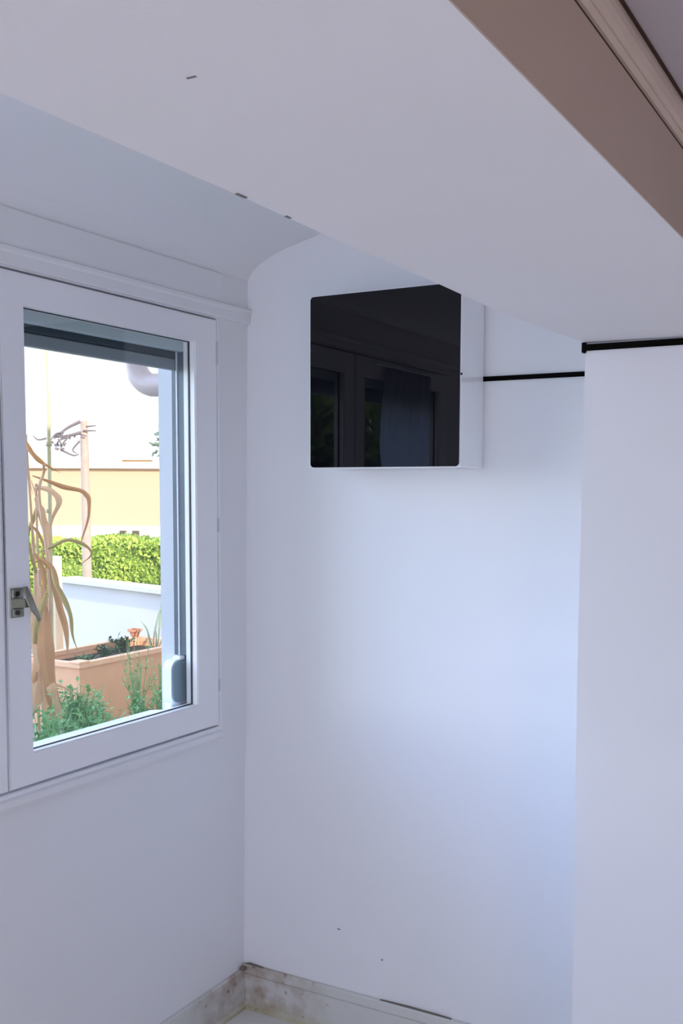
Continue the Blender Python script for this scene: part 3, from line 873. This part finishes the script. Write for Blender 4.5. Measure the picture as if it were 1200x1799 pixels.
# --- dried corn plant, cane and stakes
O = Vector((-2.44, 1.43, 0)); RH = Vector((.8748, .4844, 0)); NH = Vector((-.4844, .8748, 0))
def cp(u, z, w=0.0): return O + RH * u + NH * w + Vector((0, 0, z))
LV = {1: [(-0.064, 2.044), (-0.028, 1.978), (0.022, 1.921), (0.072, 1.883), (0.138, 1.843)],
 2: [(-0.018, 1.823), (0.07, 1.792), (0.146, 1.763), (0.235, 1.745), (0.269, 1.723), (0.288, 1.685), (0.283, 1.586), (0.252, 1.484), (0.242, 1.445)],
 3: [(-0.059, 2.009), (-0.052, 1.905), (-0.032, 1.81), (-0.021, 1.715)],
 4: [(0.043, 1.89), (0.036, 1.833), (0.002, 1.756), (-0.006, 1.683)],
 5: [(-0.004, 1.756), (0.069, 1.75), (0.129, 1.713), (0.141, 1.668), (0.097, 1.585), (0.067, 1.489)],
 6: [(-0.007, 1.70), (0.012, 1.629), (0.03, 1.556), (0.057, 1.467), (0.071, 1.34)],
 7: [(0.01, 1.399), (0.085, 1.428), (0.175, 1.467), (0.251, 1.452), (0.302, 1.417), (0.301, 1.378), (0.233, 1.326)],
 8: [(0.005, 1.37), (0.035, 1.354), (0.069, 1.303), (0.09, 1.213), (0.11, 1.107), (0.143, 0.994), (0.154, 0.886), (0.15, 0.831)],
 9: [(0.076, 1.316), (0.103, 1.242), (0.162, 1.13), (0.186, 1.062), (0.191, 0.955), (0.212, 0.867)],
 10: [(0.019, 1.203), (0.004, 0.977), (-0.01, 0.749), (-0.049, 0.486)],
 11: [(0.036, 1.106), (0.045, 0.912), (0.066, 0.684), (0.094, 0.487)],
 12: [(0.021, 1.009), (0.023, 0.814), (0.032, 0.618), (0.041, 0.437)],
 13: [(-0.059, 1.715), (-0.051, 1.524), (-0.028, 1.38), (-0.012, 1.268)],
 14: [(0.002, 1.3), (-0.02, 1.171), (-0.046, 1.009), (-0.04, 0.846)],
 15: [(0.034, 0.684), (0.085, 0.661), (0.143, 0.641), (0.168, 0.612)],
 17: [(-0.03,1.80),(0.02,1.70),(0.05,1.60),(0.045,1.50)], 18: [(0.0,1.66),(-.03,1.58),(-.06,1.5),(-.07,1.38)], 19: [(0.0,1.30),(.04,1.305),(.078,1.295),(.088,1.25)],
 20: [(-.01,1.40),(.02,1.30),(.03,1.18),(.025,1.05)], 21: [(0.05,1.20),(.03,1.10),(.0,1.0),(-.02,.9)], 22: [(-.03,1.55),(.0,1.50),(.03,1.42),(.02,1.34)],
 23: [(.03,.75),(.07,.68),(.10,.58),(.12,.45)], 24: [(-.02,.72),(-.05,.62),(-.06,.5),(-.075,.40)],
 16: [(-0.056, 1.299), (-0.067, 1.106), (-0.058, 0.944), (-0.068, 0.781)]}
WD = {1: .026, 2: .026, 3: .016, 4: .014, 5: .034, 6: .046, 7: .020, 8: .044, 9: .030, 10: .105, 11: .085, 12: .085, 13: .024, 14: .036, 15: .014, 16: .030, 17: .016, 18: .022, 19: .020, 20: .030, 21: .032, 22: .018, 23: .050, 24: .045}
MT = {1: 'corn', 2: 'corn', 5: 'corn_pale', 3: 'corn_stalk', 4: 'corn', 6: 'corn_pale', 7: 'corn_olive', 8: 'corn', 9: 'corn_olive', 10: 'corn_pale', 11: 'corn', 12: 'corn_pale', 13: 'corn_olive', 14: 'corn_pale', 15: 'corn_pale', 16: 'corn_olive', 17: 'corn_pale', 18: 'corn_olive', 19: 'corn_pale', 20: 'corn', 21: 'corn_olive', 22: 'corn', 23: 'corn_pale', 24: 'corn'}
def corn(stems, leaves, label, w0):
    du = -.295 * w0
    t = empty('corn_plant', cp(stems[0][-1][0], 0, w0), label, 'plant', 'dried corn plants outside the window')
    for st in stems:
        pth = smooth_path([cp(u + du, z, w0) for u, z in st] , 6)
        n = len(pth)
        bm = bmesh.new(); tube(bm, pth, [.0055 + .006 * i / (n - 1) + (.002 if i % 5 == 0 else 0) for i in range(n)], 9)
        link('stalk', bm, M['corn_stalk'], t, smooth=True)
    for k in leaves:
        L = LV[k]; n = len(L)
        bm = bmesh.new()
        leaf_ribbon(bm, [cp(u + du, z, w0 - .03 - .05 * math.sin(math.pi * i / (n - 1)) * (1 if k % 2 else -.6)) for i, (u, z) in enumerate(L)], WD[k], NH, .002, .28 if k < 10 else .15,
                    twist=(.9 if k in (2, 5, 8) else -.5 if k in (7, 9) else .2), taper=(.3, .06) if k < 10 else (.3, .75))
        lf = link('husk' if k in (10, 11, 12, 14) else 'leaf', bm, M[MT[k]], t)
        if k == 7: lf['label'] = 'olive-brown curling leaf'
    return t
corn([[(-0.01, 1.779), (-0.008, 1.428), (0.004, 1.106), (0.008, 0.716), (0.006, 0.0)]], [2, 5, 6, 7, 10, 12, 15, 17, 19, 22, 24], 'dried straw-coloured corn plant with an arching leaf crossing the glass', 0)
corn([[(-0.064, 2.06), (-0.050, 1.75), (-0.03, 1.3), (-0.028, 0.912), (-0.028, 0.0)]], [1, 3, 13, 14, 16, 18], 'tallest dried corn plant tight against the window sash edge', .15)
corn([[(0.043, 1.89), (0.036, 1.833), (0.010, 1.72), (0.045, 1.40), (0.058, 1.107), (0.049, 0.814), (0.04, 0.0)]], [4, 8, 9, 11, 20, 21, 23], 'dried corn plant whose two long leaves droop beside the white wall', -.14)

# green bamboo cane
bm = bmesh.new()
cpts = [(-2.62, 1.72, 0), (-2.66, 1.72, .8), (-2.70, 1.77, 1.7), (-2.745, 1.82, 2.27), (-2.75, 1.823, 2.30), (-2.79, 1.85, 2.75)]
tube(bm, cpts, [.016, .015, .013, .011, .006, .003], 9)
for q in (2.02, 1.62, 1.25, .9): tube(bm, [(-2.665 - (q - .8) * .045 if q < 1.7 else -2.70 - (q - 1.7) * .08, 1.72 + max(0, q - .8) * .055 if q < 1.7 else 1.77 + (q - 1.7) * .088, q + d) for d in (-.012, .012)], .018, 9)
cn = link('bamboo_cane', bm, M['cane'], smooth=True)
tag(cn, 'thin greenish bamboo cane standing tall among the corn stalks', 'cane')
bm = bmesh.new(); box(bm, (-.04, -.04, 0), (.04, .04, 1.20), .004)
st = link('garden_post', bm, M['stake']); st.location = (-4.42, 3.49, 0)
tag(st, 'square cream wooden post between the planter and the white wall end', 'post')

# --- herbs under the window
hs = [(-2.08, 1.12, .63, .22, 1500, 'herb', 'low', 'dense dark green herb clump at the lower left of the pane'),
      (-2.72, 1.98, .54, .22, 1200, 'herb', 'low', 'bushy green herb clump at the foot of the corn stalks'),
      (-2.30, 1.70, .48, .20, 900, 'herb', 'low', 'low herb clump spilling over the lower edge of the glass'),
      (-2.75, 2.20, .40, .13, 330, 'herb_light', 'low', 'loose pale herb in front of the planter corner'),
      (-2.78, 2.62, .72, .15, 360, 'herb_light', 'tall', 'tallest feathery herb standing against the planter side'),
      (-2.58, 2.42, .42, .14, 380, 'herb', 'low', 'short dark herb between the tall feathery ones'),
      (-2.82, 2.92, .56, .13, 300, 'herb_light', 'tall', 'slender feathery herb nearest the shutter winder'),
      (-2.62, 2.78, .38, .17, 500, 'herb', 'low', 'spreading green herb below the shutter winder')]
for k, (x, y, h, s, n, mm, kd, lab) in enumerate(hs):
    tuft(x, y, 0, h, s, n, M[mm], 'herb_plant', lab, 'plant', 'herbs growing under the window', 20 + k, .045 if kd == 'low' else .035, .028 if kd == 'low' else .015)
for k, (x, y, s) in enumerate([(-2.35, 2.25, .07), (-2.45, 2.60, .08), (-2.25, 2.05, .06)]):
    bm = bmesh.new(); bmesh.ops.create_icosphere(bm, subdivisions=3, radius=1)
    for v in bm.verts:
        n = 1 + .14 * math.sin(v.co.x * 4 + k) * math.cos(v.co.y * 5 + v.co.z * 3)
        v.co = Vector((v.co.x * s * 1.5 * n, v.co.y * s * n, v.co.z * s * .7 * n))
    o = link('stone', bm, M['stonepale'], smooth=True); o.location = (x, y, s * .6)
    tag(o, ['pale bluish stone between the feathery herbs', 'pale stone nearest the planter under the herbs', 'small pale stone at the edge of the pane'][k], 'stone', 'pale stones among the herbs')
